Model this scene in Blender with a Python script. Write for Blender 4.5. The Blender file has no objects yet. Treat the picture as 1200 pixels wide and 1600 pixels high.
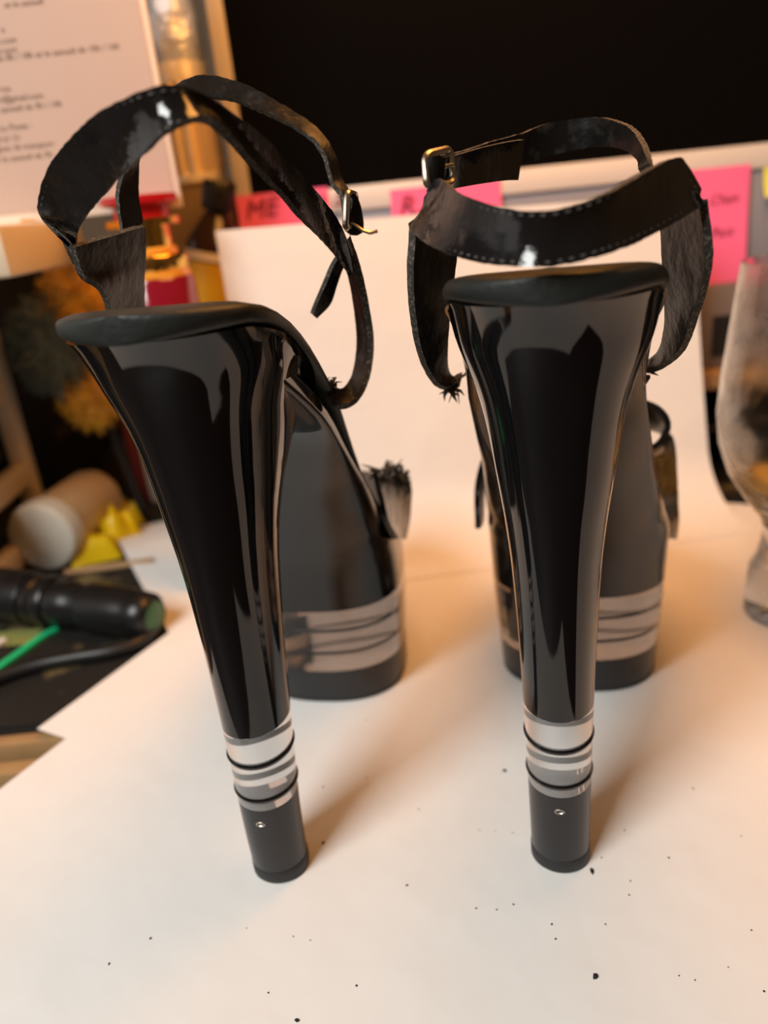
import bpy, bmesh, math, random
from math import sin, cos, pi, radians, sqrt
from mathutils import Vector, Matrix
random.seed(7)
SC = bpy.context.scene
COL = SC.collection

# ------------------------------------------------------------------ camera
CAM_H, PITCH, ROLL, FPX = .233, radians(22), radians(6), 1200.0
_U = Vector((0, sin(PITCH), cos(PITCH)))
CF = Vector((0, cos(PITCH), -sin(PITCH)))
CR = Vector((1, 0, 0)) * cos(ROLL) - _U * sin(ROLL)
CU = _U * cos(ROLL) + Vector((1, 0, 0)) * sin(ROLL)
CC = Vector((0, 0, CAM_H))
cam = bpy.data.cameras.new('camera')
cam.sensor_fit = 'VERTICAL'
cam.sensor_height = 36
cam.lens = 36 * FPX / 1600
cam.clip_start = .01
cam.dof.use_dof = True
cam.dof.focus_distance = .235
cam.dof.aperture_fstop = 6.5
camo = bpy.data.objects.new('camera', cam)
COL.objects.link(camo)
M = Matrix((CR, CU, -CF)).transposed().to_4x4()
M.translation = CC
camo.matrix_world = M
SC.camera = camo

# ------------------------------------------------------------------ world, lights, exposure
w = bpy.data.worlds.new('world')
SC.world = w
w.use_nodes = True
bg = w.node_tree.nodes['Background']
bg.inputs[0].default_value = (1.0, .55, .25, 1)
bg.inputs[1].default_value = .09

def area(name, loc, target, size, power, color, size_y=None):
    l = bpy.data.lights.new(name, 'AREA')
    l.energy = power
    l.color = color
    l.shape = 'RECTANGLE'
    l.size = size
    l.size_y = size_y or size
    o = bpy.data.objects.new(name, l)
    COL.objects.link(o)
    o.location = loc
    o.rotation_euler = (Vector(target) - Vector(loc)).to_track_quat('-Z', 'Y').to_euler()
    return o
area('window_light', (-.62, -.42, .95), (0, .35, .05), .48, 18.5, (.96, .965, .925), .62)
area('side_window_light', (-1.15, .35, .45), (0, .3, .1), .9, 1.3, (1.0, .96, .92), .8)
area('warm_desk_lamp', (.12, .39, .54), (.08, .60, .08), .28, 2.5, (1.0, .40, .085))
vs = SC.view_settings
vs.view_transform = 'Standard'
vs.look = 'None'
vs.gamma = 1
vs.use_curve_mapping = False
vs.exposure = -0.12

# ------------------------------------------------------------------ helpers
def ray(x, y):
    return CF + CR * ((x - 600) / FPX) - CU * ((y - 800) / FPX)
def at_z(x, y, z=0.0):
    d = ray(x, y)
    return CC + d * ((z - CC.z) / d.z)
def at_y(x, y, Y):
    d = ray(x, y)
    return CC + d * (Y / d.y)

def mat(name, color, rough=.5, metal=0, spec=.5, ior=1.5, trans=0, bump=None, noise=None, coat=0, sheen=0, emit=None):
    """bump=(scale, strength, distance)  noise=(scale, color2, lo, hi)"""
    m = bpy.data.materials.new(name)
    m.use_nodes = True
    nt = m.node_tree
    b = nt.nodes['Principled BSDF']
    b.inputs['Base Color'].default_value = (*color, 1)
    b.inputs['Roughness'].default_value = rough
    b.inputs['Metallic'].default_value = metal
    b.inputs['Specular IOR Level'].default_value = spec
    b.inputs['IOR'].default_value = ior
    b.inputs['Transmission Weight'].default_value = trans
    b.inputs['Coat Weight'].default_value = coat
    b.inputs['Coat Roughness'].default_value = .05
    b.inputs['Sheen Weight'].default_value = sheen
    tc = nt.nodes.new('ShaderNodeTexCoord')
    if noise:
        n = nt.nodes.new('ShaderNodeTexNoise')
        n.inputs['Scale'].default_value = noise[0]
        n.inputs['Detail'].default_value = 5
        nt.links.new(tc.outputs['Object'], n.inputs['Vector'])
        r = nt.nodes.new('ShaderNodeValToRGB')
        r.color_ramp.elements[0].position = noise[2]
        r.color_ramp.elements[1].position = noise[3]
        r.color_ramp.elements[0].color = (*color, 1)
        r.color_ramp.elements[1].color = (*noise[1], 1)
        nt.links.new(n.outputs['Fac'], r.inputs['Fac'])
        nt.links.new(r.outputs['Color'], b.inputs['Base Color'])
    if bump:
        n = nt.nodes.new('ShaderNodeTexNoise')
        n.inputs['Scale'].default_value = bump[0]
        n.inputs['Detail'].default_value = 4
        nt.links.new(tc.outputs['Object'], n.inputs['Vector'])
        bp = nt.nodes.new('ShaderNodeBump')
        bp.inputs['Strength'].default_value = bump[1]
        bp.inputs['Distance'].default_value = bump[2]
        nt.links.new(n.outputs['Fac'], bp.inputs['Height'])
        nt.links.new(bp.outputs['Normal'], b.inputs['Normal'])
    return m

MT = dict(
    gloss=mat('black_gloss_plastic', (.004, .004, .0045), .05, ior=1.52, bump=(18, .04, .002)),
    sole=mat('black_satin_plastic', (.012, .012, .014), .28, ior=1.5),
    rubber=mat('black_rubber', (.014, .014, .015), .55, bump=(900, .2, .0004)),
    insole=mat('dark_matte_insole', (.010, .013, .012), .48, bump=(500, .25, .0006)),
    patent=mat('black_patent_leather', (.006, .006, .007), .13, ior=1.6, bump=(120, .6, .0010)),
    lining=mat('worn_dark_lining', (.007, .0065, .006), .34, spec=.22, bump=(120, .7, .001), noise=(150, (.035, .032, .028), .55, .75)),
    fray=mat('frayed_strap_edge', (.025, .022, .018), .8, noise=(900, (.2, .16, .12), .5, .75)),
    thread=mat('grey_thread', (.12, .11, .10), .7),
    acrylic=mat('clear_acrylic', (.98, .97, .97), .03, ior=1.42, trans=.82),
    smoke=mat('smoky_clear_acrylic', (.30, .275, .265), .04, ior=1.42, trans=.95),
    ring=mat('black_ring', (.006, .006, .007), .2),
    metal=mat('dull_nickel', (.55, .50, .43), .3, metal=1),
    paper=mat('white_paper', (.84, .82, .80), .7, spec=.25, bump=(11, .5, .006)),
    crumb=mat('black_crumb', (.012, .01, .01), .8),
    desk=mat('dark_brown_desk', (.035, .018, .012), .45, noise=(8, (.06, .03, .018), .4, .7)),
    mat_=mat('stained_black_mat', (.012, .011, .010), .55, noise=(22, (.16, .12, .055), .58, .70), bump=(200, .3, .001)),
    oak=mat('pale_wood', (.42, .25, .11), .5, noise=(25, (.28, .16, .07), .35, .7)),
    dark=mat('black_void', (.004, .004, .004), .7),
    screen=mat('black_glass_screen', (.0022, .0022, .0026), .10, ior=1.45, spec=.35),
    bezel=mat('cream_monitor_bezel', (.66, .63, .60), .4),
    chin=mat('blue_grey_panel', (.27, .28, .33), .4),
    pink=mat('pink_note_paper', (.95, .17, .38), .8, spec=.2),
    ink=mat('dark_ink', (.26, .03, .08), .8),
    pageink=mat('grey_print', (.22, .15, .12), .8),
    page=mat('cream_printed_paper', (.52, .39, .33), .6, spec=.3),
    plas=mat('white_plastic', (.72, .62, .47), .4),
    holder=mat('clear_white_edge', (.82, .72, .62), .25),
    red=mat('red_plastic', (.45, .008, .012), .2, coat=.4),
    redglass=mat('dark_red_glass', (.22, .006, .02), .12, coat=.6),
    gold=mat('polished_gold', (.85, .52, .13), .16, metal=1),
    amber=mat('amber_glass', (.75, .34, .04), .15, coat=.5),
    champagne=mat('champagne_gold_flute', (1.0, .82, .55), .22, metal=.3),
    silver=mat('faceted_silver', (.80, .86, .95), .2, metal=.25, bump=(60, .8, .01)),
    rim=mat('pearly_white_rim', (.85, .80, .70), .2, coat=.5),
    card=mat('brown_cardboard', (.20, .14, .075), .8),
    blackcap=mat('black_cap_plastic', (.012, .012, .013), .3),
    yellowlab=mat('yellow_bottle_label', (.62, .36, .01), .4),
    brownglass=mat('brown_glass', (.03, .015, .01), .12),
    whitelab=mat('white_label', (.7, .66, .6), .6),
    yellowfluff=mat('mustard_fluff', (.90, .50, .03), .9, sheen=.6, bump=(160, 1, .006)),
    tealfluff=mat('teal_grey_fluff', (.12, .18, .18), .9, sheen=.5, bump=(160, 1, .006)),
    white=mat('white_lid_plastic', (.80, .80, .72), .4, noise=(38, (.65, .42, .18), .66, .78)),
    jarbody=mat('beige_jar_label', (.66, .50, .30), .5, noise=(70, (.4, .2, .05), .62, .75)),
    yellow=mat('glossy_yellow_foil', (.85, .60, .01), .28),
    torch=mat('black_anodised_metal', (.012, .012, .013), .3, metal=.3),
    green=mat('green_lens', (.02, .12, .03), .25),
    mint=mat('bright_green_plastic', (.02, .50, .20), .4),
    olive=mat('olive_cloth', (.20, .22, .06), .85, bump=(300, .5, .001)),
    cable=mat('black_cable', (.010, .010, .010), .4),
    redbox=mat('dull_red_card', (.22, .025, .02), .6),
    glass=mat('drinking_glass', (.97, .97, .95), .02, ior=1.45, trans=1),
    haze=mat('dusty_glass', (.95, .93, .88), .16, ior=1.45, trans=1),
    beer=mat('amber_drink', (.95, .62, .10), .02, ior=1.33, trans=1),
)

def smudge(m, lo, hi, scale):
    nt = m.node_tree; b = nt.nodes['Principled BSDF']
    tc = nt.nodes.new('ShaderNodeTexCoord'); n = nt.nodes.new('ShaderNodeTexNoise'); r = nt.nodes.new('ShaderNodeMapRange')
    n.inputs['Scale'].default_value = scale; n.inputs['Detail'].default_value = 6
    r.inputs['From Min'].default_value = .42; r.inputs['From Max'].default_value = .7
    r.inputs['To Min'].default_value = lo; r.inputs['To Max'].default_value = hi
    nt.links.new(tc.outputs['Object'], n.inputs['Vector']); nt.links.new(n.outputs['Fac'], r.inputs['Value']); nt.links.new(r.outputs['Result'], b.inputs['Roughness'])
smudge(MT['glass'], .02, .38, 38)
smudge(MT['patent'], .10, .34, 60)
def empty(name, loc, rz=0):
    o = bpy.data.objects.new(name, None)
    o.empty_display_size = .02
    COL.objects.link(o)
    o.location = loc
    o.rotation_euler = (0, 0, rz)
    return o
def tag(o, label, cat, group=None, kind=None):
    o['label'] = label
    if cat: o['category'] = cat
    if group: o['group'] = group
    if kind: o['kind'] = kind
    return o
def obj(name, verts, faces, m, parent=None, smooth=True, mats=None, fm=None, loc=None):
    me = bpy.data.meshes.new(name)
    me.from_pydata([tuple(v) for v in verts], [], faces)
    for mm in (mats or [m]): me.materials.append(mm)
    if fm:
        for p, i in zip(me.polygons, fm): p.material_index = i
    bm = bmesh.new(); bm.from_mesh(me)
    bmesh.ops.recalc_face_normals(bm, faces=bm.faces)
    bm.to_mesh(me); bm.free()
    if smooth:
        me.polygons.foreach_set('use_smooth', [True] * len(me.polygons))
        try: me.set_sharp_from_angle(angle=radians(42))
        except Exception: pass
    o = bpy.data.objects.new(name, me)
    COL.objects.link(o)
    if parent: o.parent = parent
    if loc: o.location = loc
    return o
def loft(rings, cap0=True, cap1=True):
    n = len(rings[0]); V = []; F = []
    for r in rings: V += [Vector(p) for p in r]
    for k in range(len(rings) - 1):
        for i in range(n):
            j = (i + 1) % n
            F.append((k*n+i, k*n+j, (k+1)*n+j, (k+1)*n+i))
    if cap0: F.append(tuple(range(n))[::-1])
    if cap1: F.append(tuple((len(rings)-1)*n + i for i in range(n)))
    return V, F
def join(*parts):
    V = []; F = []
    for v, f in parts:
        o = len(V); V += v; F += [tuple(i + o for i in q) for q in f]
    return V, F
def box(x0, x1, y0, y1, z0, z1, bev=0):
    bm = bmesh.new()
    bmesh.ops.create_cube(bm, size=1)
    for v in bm.verts:
        v.co = Vector(((x0+x1)/2 + v.co.x*(x1-x0), (y0+y1)/2 + v.co.y*(y1-y0), (z0+z1)/2 + v.co.z*(z1-z0)))
    if bev: bmesh.ops.bevel(bm, geom=bm.edges[:], offset=bev, segments=2, affect='EDGES', profile=.5)
    bm.verts.index_update()
    V = [v.co.copy() for v in bm.verts]; F = [tuple(v.index for v in f.verts) for f in bm.faces]
    bm.free()
    return V, F
def lathe(prof, n=48, flutes=0, amp=0):
    """closed profile of revolution: list of (r, z); ends are capped"""
    rings = []
    for r, z in prof:
        rings.append([((r + (amp*cos(flutes*2*pi*i/n) if flutes else 0))*cos(2*pi*i/n), (r + (amp*cos(flutes*2*pi*i/n) if flutes else 0))*sin(2*pi*i/n), z) for i in range(n)])
    return loft(rings)
def tube(pts, r, n=10, closed=False):
    pts = [Vector(p) for p in pts]; rings = []
    m = len(pts); up = None
    for k in range(m):
        a = pts[(k-1) % m] if (closed or k) else pts[k]
        b = pts[(k+1) % m] if (closed or k < m-1) else pts[k]
        t = (b - a).normalized()
        if up is None:
            up = t.orthogonal().normalized()
        up = (up - t*up.dot(t)).normalized()
        s = t.cross(up)
        rr = r[k] if isinstance(r, (list, tuple)) else r
        rings.append([pts[k] + (up*cos(2*pi*i/n) + s*sin(2*pi*i/n))*rr for i in range(n)])
    if closed:
        V, F = loft(rings, False, False); q = (m-1)*n
        # find best alignment for the closing strip
        best = min(range(n), key=lambda o: sum((rings[-1][i] - rings[0][(i+o) % n]).length for i in range(n)))
        for i in range(n):
            F.append((q+i, q+(i+1) % n, (i+1+best) % n, (i+best) % n))
        return V, F
    return loft(rings)
def cat(pts, n):
    """resample a polyline of tuples with a Catmull-Rom spline, n points"""
    P = [Vector(p) for p in pts]
    d = [0]
    for a, b in zip(P, P[1:]): d.append(d[-1] + (b-a).length)
    out = []
    for k in range(n):
        s = d[-1]*k/(n-1)
        i = 0
        while i < len(P)-2 and d[i+1] < s: i += 1
        t = (s - d[i])/max(d[i+1]-d[i], 1e-9)
        p1, p2 = P[i], P[i+1]
        p0 = P[i-1] if i else p1*2 - p2
        p3 = P[i+2] if i+2 < len(P) else p2*2 - p1
        out.append(.5*((2*p1) + (p2-p0)*t + (2*p0-5*p1+4*p2-p3)*t*t + (3*p1-p0-3*p2+p3)*t**3))
    return out
def interp(tab, x):
    """smooth (monotone-ish) interpolation in a table of (x, value)"""
    if x <= tab[0][0]: return tab[0][1]
    if x >= tab[-1][0]: return tab[-1][1]
    i = 0
    while tab[i+1][0] < x: i += 1
    def slope(k):
        if k == 0 or k == len(tab)-1:
            a, b = (0, 1) if k == 0 else (-2, -1)
            return (tab[b][1]-tab[a][1])/(tab[b][0]-tab[a][0])
        d0 = (tab[k][1]-tab[k-1][1])/(tab[k][0]-tab[k-1][0]); d1 = (tab[k+1][1]-tab[k][1])/(tab[k+1][0]-tab[k][0])
        return 0 if d0*d1 <= 0 else 2*d0*d1/(d0+d1)
    h = tab[i+1][0]-tab[i][0]; t = (x-tab[i][0])/h
    m0, m1 = slope(i)*h, slope(i+1)*h
    return (2*t**3-3*t*t+1)*tab[i][1] + (t**3-2*t*t+t)*m0 + (-2*t**3+3*t*t)*tab[i+1][1] + (t**3-t*t)*m1
def ribbon(ea, eb, n=60, th=.0022, camber=0, jag0=0, jag1=0, fray=0):
    """strap between two edge curves; returns verts, faces, material index per face (0 face a, 1 face b, 2 rim)"""
    A = cat(ea, n); B = cat(eb, n); c = 5
    mid = []; 
    for k in range(n):
        row = []
        for j in range(c):
            u = j/(c-1)
            row.append(A[k].lerp(B[k], u))
        mid.append(row)
    def nrm(k, j):
        t = mid[min(k+1, n-1)][j] - mid[max(k-1, 0)][j]
        s = mid[k][min(j+1, c-1)] - mid[k][max(j-1, 0)]
        v = t.cross(s)
        return v.normalized() if v.length > 1e-12 else Vector((0, 0, 1))
    rnd = random.Random(int(abs(A[0].x)*1e7) + n)
    top = []; bot = []
    for k in range(n):
        ra, rb = [], []
        tl = (mid[min(k+1, n-1)][2] - mid[max(k-1, 0)][2]).normalized()
        for j in range(c):
            p = mid[k][j].copy()
            u = 2*j/(c-1) - 1
            nn = nrm(k, j)
            p += nn*camber*(1-u*u)
            if fray and j in (0, c-1): p += (mid[k][0]-mid[k][c-1]).normalized()*(rnd.uniform(-1, 1)*fray)
            if k == 0 and jag0: p -= tl*rnd.uniform(0, jag0)
            if k == n-1 and jag1: p += tl*rnd.uniform(0, jag1)
            ra.append(p + nn*th/2); rb.append(p - nn*th/2)
        top.append(ra); bot.append(rb)
    V = []; F = []; fm = []
    for k in range(n): V += top[k] + bot[k][::-1]
    q = 2*c
    for k in range(n-1):
        for i in range(q):
            j = (i+1) % q
            F.append((k*q+i, k*q+j, (k+1)*q+j, (k+1)*q+i))
            fm.append(0 if i < c-1 else (2 if i in (c-1, q-1) else 1))
    F.append(tuple(range(q))); fm.append(2)
    F.append(tuple((n-1)*q + i for i in range(q))); fm.append(2)
    return V, F, fm
def text_mesh(name, s, size, m, parent, origin, xdir, zdir, align='LEFT', shear=0):
    cu = bpy.data.curves.new(name, 'FONT')
    cu.body = s; cu.size = size; cu.align_x = align; cu.shear = shear; cu.resolution_u = 2
    t = bpy.data.objects.new(name, cu); COL.objects.link(t)
    me = bpy.data.meshes.new_from_object(t.evaluated_get(bpy.context.evaluated_depsgraph_get()))
    bpy.data.objects.remove(t); bpy.data.curves.remove(cu)
    xd, zd = Vector(xdir).normalized(), Vector(zdir).normalized()
    for v in me.vertices: v.co = Vector(origin) + xd*v.co.x + zd*v.co.y
    me.materials.clear(); me.materials.append(m); me.name = name
    o = bpy.data.objects.new(name, me); COL.objects.link(o)
    if parent: o.parent = parent
    return o

# ------------------------------------------------------------------ setting: desk, back wall
o = obj('floor', *box(-2.2, 2.2, -1.2, 2.0, -.80, -.76), MT['desk'], smooth=False); o['kind'] = 'structure'; o['label'] = 'dark floor under the desk'
o = obj('wall_back', *box(-2.2, 2.2, 1.3, 1.36, -.76, 1.8), mat('brown_wall', (.20, .13, .08), .9), smooth=False); o['kind'] = 'structure'; o['label'] = 'dim brown wall behind the monitor'
desk = tag(empty('desk', (0, .3, -.76)), 'dark brown wooden desk under the papers and shoes', 'desk')
def lbox(parent, *a, **k):
    V, F = box(*a, **k); return [v - parent.location for v in V], F
obj('desk_top', *lbox(desk, -1.0, 1.0, -.18, 1.2, -.045, -.020, bev=.003), MT['desk'], desk)
for sx in (-.9, .9):
    for sy in (-.1, 1.1):
        obj('leg', *lbox(desk, sx-.03, sx+.03, sy-.03, sy+.03, -.76, -.045, bev=.002), MT['desk'], desk)

# drawing board with its black mat and pale front rails
board = tag(empty('drawing_board', (-.3, .5, -.020)), 'black stained work mat on a wooden board left of the papers', 'mat')
B0 = at_z(-200, 1168, -.003).y
obj('board', *lbox(board, -.62, .60, .335, .70, -.020, -.0035), MT['dark'], board, smooth=False)
obj('cutting_mat', *lbox(board, -.62, .60, .338, .70, -.0035, -.0015), MT['mat_'], board, smooth=False)
for k, (ya, yb, zt) in enumerate(((.326, .3345, -.0042), (.309, .319, -.009))):
    obj('wooden_rail', *lbox(board, -.62, .60, ya, yb, -.020, zt, bev=.001), MT['oak'], board)

# ------------------------------------------------------------------ sheets of paper
def sheet(name, label, P, e1, e2, L1, L2, z, curl=None, thick=.0004):
    n1, n2 = 26, 26; rnd = random.Random(len(name)*7 + int(z*1e6))
    e1 = Vector((e1[0], e1[1], 0)).normalized(); e2 = Vector((e2[0], e2[1], 0)).normalized()
    V = []; F = []
    for i in range(n1+1):
        for j in range(n2+1):
            p = Vector((P[0], P[1], z)) + e1*(L1*i/n1) + e2*(L2*j/n2)
            if curl: p.z += curl(i/n1, j/n2)
            V.append(p)
    nn = len(V)
    V += [v - Vector((0, 0, thick)) for v in V]
    idx = lambda i, j: i*(n2+1)+j
    for i in range(n1):
        for j in range(n2):
            q = (idx(i, j), idx(i+1, j), idx(i+1, j+1), idx(i, j+1))
            F.append(q); F.append(tuple(a+nn for a in q[::-1]))
    rim = [idx(i, 0) for i in range(n1)] + [idx(n1, j) for j in range(n2)] + [idx(i, n2) for i in range(n1, 0, -1)] + [idx(0, j) for j in range(n2, 0, -1)]
    for a, b in zip(rim, rim[1:]+rim[:1]): F.append((a, b, b+nn, a+nn))
    c = sum(V, Vector())/len(V); c.z = z
    o = obj(name, [v-c for v in V], F, MT['paper'], loc=c)
    return tag(o, label, 'paper', 'white paper sheets under the shoes')
E1, E2 = (.5, .866), (.866, -.5)
# rearmost sheet whose corner points left
sheet('paper_sheet', 'white paper sheet whose lifted corner points left beside the torch', (-.221, .582), (.082, -.167), (.12, .09), .21, .08, .0002,
      curl=lambda u, v: .010*max(0, 1-u*1.6)**2*max(0, 1-v*1.6)**2)
sheet('paper_sheet', 'white paper sheet under both shoe platforms', (-.188, .33), E1, E2, .387, .62, .0008)
sheet('paper_sheet', 'white paper sheet in front under both heel tips', (-.226, .220), E1, E2, .270, .335, .0014)

# standing backdrop sheet
def backdrop():
    A = Vector((-.086, .506, 0)); Bq = Vector((.226, .530, 0))
    R = .05; prof = [(-.062, -.0001)]
    for k in range(9):
        a = pi/2*k/8; prof.append((-R + R*sin(a), R - R*cos(a)))
    prof += [(.003, .08), (.006, .12), (.008, .16), (.009, .20), (.009, .224)]
    nx = 24; V = []; F = []
    nrm = Vector((-(Bq-A).y, (Bq-A).x, 0)).normalized()
    for j, (d, z) in enumerate(prof):
        for i in range(nx+1):
            u = i/nx
            p = A.lerp(Bq, u) + nrm*(d + .006*sin(u*3.1)*min(1, z/.15)) + Vector((0, 0, .0014 + z*(1-.035*u)))
            p.x += .018*u*(1-z/.22)   # right edge leans outwards at the foot
            V.append(p)
    m = len(V)
    t = .0005
    for j in range(len(prof)):
        d0 = Vector((prof[max(j-1, 0)][0], prof[max(j-1, 0)][1])); d1 = Vector((prof[min(j+1, len(prof)-1)][0], prof[min(j+1, len(prof)-1)][1]))
        tv = (d1-d0).normalized()
        for i in range(nx+1): V.append(V[j*(nx+1)+i] + (nrm*tv.y + Vector((0, 0, -tv.x)))*t)
    W = nx+1
    for j in range(len(prof)-1):
        for i in range(nx):
            q = (j*W+i, j*W+i+1, (j+1)*W+i+1, (j+1)*W+i); F.append(q); F.append(tuple(a+m for a in q[::-1]))
    rim = [i for i in range(nx)] + [j*W+nx for j in range(len(prof)-1)] + [(len(prof)-1)*W+i for i in range(nx, 0, -1)] + [j*W for j in range(len(prof)-1, 0, -1)]
    for a, b in zip(rim, rim[1:]+rim[:1]): F.append((a, b, b+m, a+m))
    c = Vector((.07, .5, .0015))
    tag(obj('backdrop_sheet', [v-c for v in V], F, MT['paper'], loc=c), 'white paper sheet standing upright behind the shoes as a backdrop', 'paper')
backdrop()

# ------------------------------------------------------------------ shoes
HS = .2052/.2
HZ = [z*HS for z in (0, .02, .045, .08, .115, .145, .17, .188, .2)]
HA = list(zip(HZ, (.0104, .0107, .0113, .0125, .0144, .0182, .0233, .0290, .0306)))
HR = list(zip(HZ, (-.0118, -.0130, -.0132, -.0138, -.0151, -.0169, -.0200, -.0252, -.0336)))
HF = [(0, .0082), (.0205, .0084), (.046, .0118), (.082, .018), (.118, .0248), (.14, .0295), (.15, .034), (.157, .040), (.163, .046), (.17, .050), (.2052, .052)]
FOOT = [(-.06, .2052), (-.02, .2050), (0, .2005), (.02, .1905), (.04, .1755), (.06, .1535), (.08, .128), (.1, .105), (.115, .093), (.13, .0865), (.15, .0845), (.23, .083)]
PR = [(0, .099), (.02, .097), (.055, .094), (.075, .090), (.1, .079), (.12, .068), (.14, .055), (.155, .044), (.165, .032), (.175, .018), (.185, .002), (.2, -.018)]
PF = [(0, .206), (.03, .210), (.06, .214), (.0815, .213), (.0835, .205), (.0855, .150), (.094, .117), (.109, .099), (.13, .0815), (.152, .0612), (.174, .0412), (.19, .0205), (.2, .001)]
PW = [(0, .0385), (.02, .0395), (.055, .0412), (.08, .0415), (.095, .039), (.11, .0365), (.13, .0335), (.155, .0304), (.165, .0292), (.175, .0278), (.185, .0264), (.2, .0250)]

class Shoe:
    def __init__(s, tip, yaw, sgn, label, crumbs):
        s.tip = Vector((tip[0], tip[1], 0)); s.yaw = yaw; s.sgn = sgn
        s.root = tag(empty('platform_sandal', (tip[0], tip[1], .0016), -yaw), label, 'shoe', 'black platform sandals')
        s.cc = s.to_local(CC)
        s.build()
    def to_local(s, P):
        d = Vector(P) - s.tip
        return Vector((d.x*cos(s.yaw) - d.y*sin(s.yaw), d.x*sin(s.yaw) + d.y*cos(s.yaw), P[2]))
    def pick(s, px, py, ly):
        d = s.to_local(CC + ray(px, py)) - s.cc
        p = s.cc + d*((ly - s.cc.y)/d.y)
        p.z -= .0016
        return p
    def ring(s, z, n=64):
        a, yr, yf = interp(HA, z), interp(HR, z), interp(HF, z)
        b = (yf-yr)/2; cy = (yf+yr)/2
        out = []
        for i in range(n):
            t = 2*pi*i/n; k = max(0, min(1, (z-.135)/.03)); e = 1 - (.36*k if sin(t) > 0 else .12*k)
            y = cy + b*math.copysign(abs(sin(t))**e, sin(t))
            if sin(t) > 0: a_ = a + (min(a, .0300) - a)*k
            else: a_ = a
            out.append(Vector((a_*math.copysign(abs(cos(t))**e, cos(t)), y, min(z, interp(FOOT, y) - .0005) if z > .1 else z)))
        return out
    def outline(s, z, n=96, grow=0):
        yr, yf, wd = interp(PR, z)-grow, interp(PF, z)+grow, interp(PW, z)+grow
        off = s.sgn*.009*max(0, min(1, (.165-z)/.085))
        Ln = yf-yr
        kz = max(0, min(1, (z-.125)/.03)); br = min(.034, (Ln-.004)*(1-.7*kz)); bf = min(.075, Ln-br)
        out = []
        for i in range(n):
            t = 2*pi*i/n
            cx, sy = cos(t), sin(t)
            e = .80 - .22*kz if sy < 0 else 1.0 - .5*kz
            x = math.copysign(abs(cx)**e, cx); y = math.copysign(abs(sy)**e, sy)
            yy = (yr+br) + y*br if sy < 0 else (yf-bf) + y*bf
            # forefoot narrows and leans inwards towards the toe
            k = max(0, (yy-.12)/.09)
            out.append(Vector((off + s.sgn*.004*k + x*wd*(1-.06*k*k), yy, z)))
        return out
    def build(s):
        r = s.root
        # heel
        zs = [.068 + (.2052-.068)*k/44 for k in range(45)]
        obj('heel', *loft([s.ring(z) for z in zs]), MT['gloss'], r)
        hb = obj('heel_band', *loft([s.ring(z) for z in (.0362, .044, .052, .060, .0678)]), MT['acrylic'], r)
        hb['label'] = 'clear acrylic band with black rings'
        for z in (.0405, .0555):
            q = s.ring(z, 64)
            obj('ring', *tube([Vector((p.x*.94, (p.y+.001)*.94-.001, p.z)) for p in q], .0013, 8, True), MT['ring'], hb)
        obj('heel_foot', *loft([s.ring(z) for z in (.0062, .008, .018, .028, .036)]), MT['sole'], r)
        tl = [[Vector((p.x*k, (p.y+.002)*k-.002, z)) for p in s.ring(.0)] for z, k in ((0, .97), (.0008, 1.035), (.0055, 1.035), (.006, 1.0))]
        obj('top_lift', *loft(tl), MT['rubber'], r)
        # screw mark on the heel foot
        pm = s.ring(.030); rear = min(pm, key=lambda p: p.y)
        obj('screw_mark', *tube([Vector((rear.x + .0015*cos(t), rear.y + .0001, .030 + .0008*sin(t))) for t in [2*pi*k/14 for k in range(14)]], .0003, 6, True), MT['metal'], r)
        # platform: outsole, lower block, clear band, upper body
        obj('outsole', *loft([s.outline(0, grow=-.001), s.outline(.0006), s.outline(.0028), s.outline(.003, grow=-.0008)]), MT['rubber'], r)
        obj('platform_base', *loft([s.outline(z) for z in (.003, .006, .012, .0195)]), MT['sole'], r)
        pb = obj('platform_band', *loft([s.outline(z) for z in (.0197, .028, .037, .046, .0548)]), MT['smoke'], r)
        pb['label'] = 'clear acrylic band with thin black rings'
        for z in (.0305, .0435):
            obj('ring', *tube(s.outline(z, 96, -.0006), .0008, 6, True), MT['ring'], pb)
        zz = [.055, .06, .065, .07, .075, .08, .0815, .0825, .0835, .0845, .0855, .0875, .09, .094, .1, .106, .112, .118, .124, .13, .136, .142, .148, .154, .16, .166, .172, .178, .184, .19, .196]
        obj('platform_body', *loft([s.outline(z) for z in zz]), MT['gloss'], r)
        # padded insole running from the seat down the arch to the toe
        ys = [-.0366, -.0362, -.0354, -.033, -.030, -.024, -.016, -.008, 0, .008, .016, .024, .032, .04, .05, .06, .07, .08, .09, .1, .11, .12, .13, .14, .155, .17, .185, .195, .203, .208, .210]
        rings = []
        for y in ys:
            if y < -.004: wd = .0299*max(.0006, 1-((y+.004)/.0327)**2)**.5
            elif y < .1: wd = interp([(-.004, .0299), (.02, .0304), (.05, .0308), (.075, .0325), (.1, .0375)], y)
            else: wd = interp([(.1, .0375), (.13, .0405), (.16, .0405), (.19, .034), (.203, .022), (.208, .012), (.21, .003)], y)
            off = s.sgn*.009*max(0, min(1, (.165-interp(FOOT, y))/.085))
            th = interp([(-.04, .0072), (-.01, .0070), (.015, .0062), (.035, .004), (.06, .0026), (.21, .0022)], y)
            zb = interp(FOOT, y) - .0004
            slope = (interp(FOOT, y+.002)-interp(FOOT, y-.002))/.004
            nv = Vector((0, -slope, 1)).normalized()
            ring = []
            m = 28
            for i in range(m):
                t = 2*pi*i/m
                cx = math.copysign(abs(cos(t))**.32, cos(t)); sz = math.copysign(abs(sin(t))**.6, sin(t))
                ring.append(Vector((off + cx*wd, y, zb)) + nv*(th/2 + sz*th/2))
            rings.append(ring)
        obj('insole', *loft(rings), MT['insole'], r)
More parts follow.
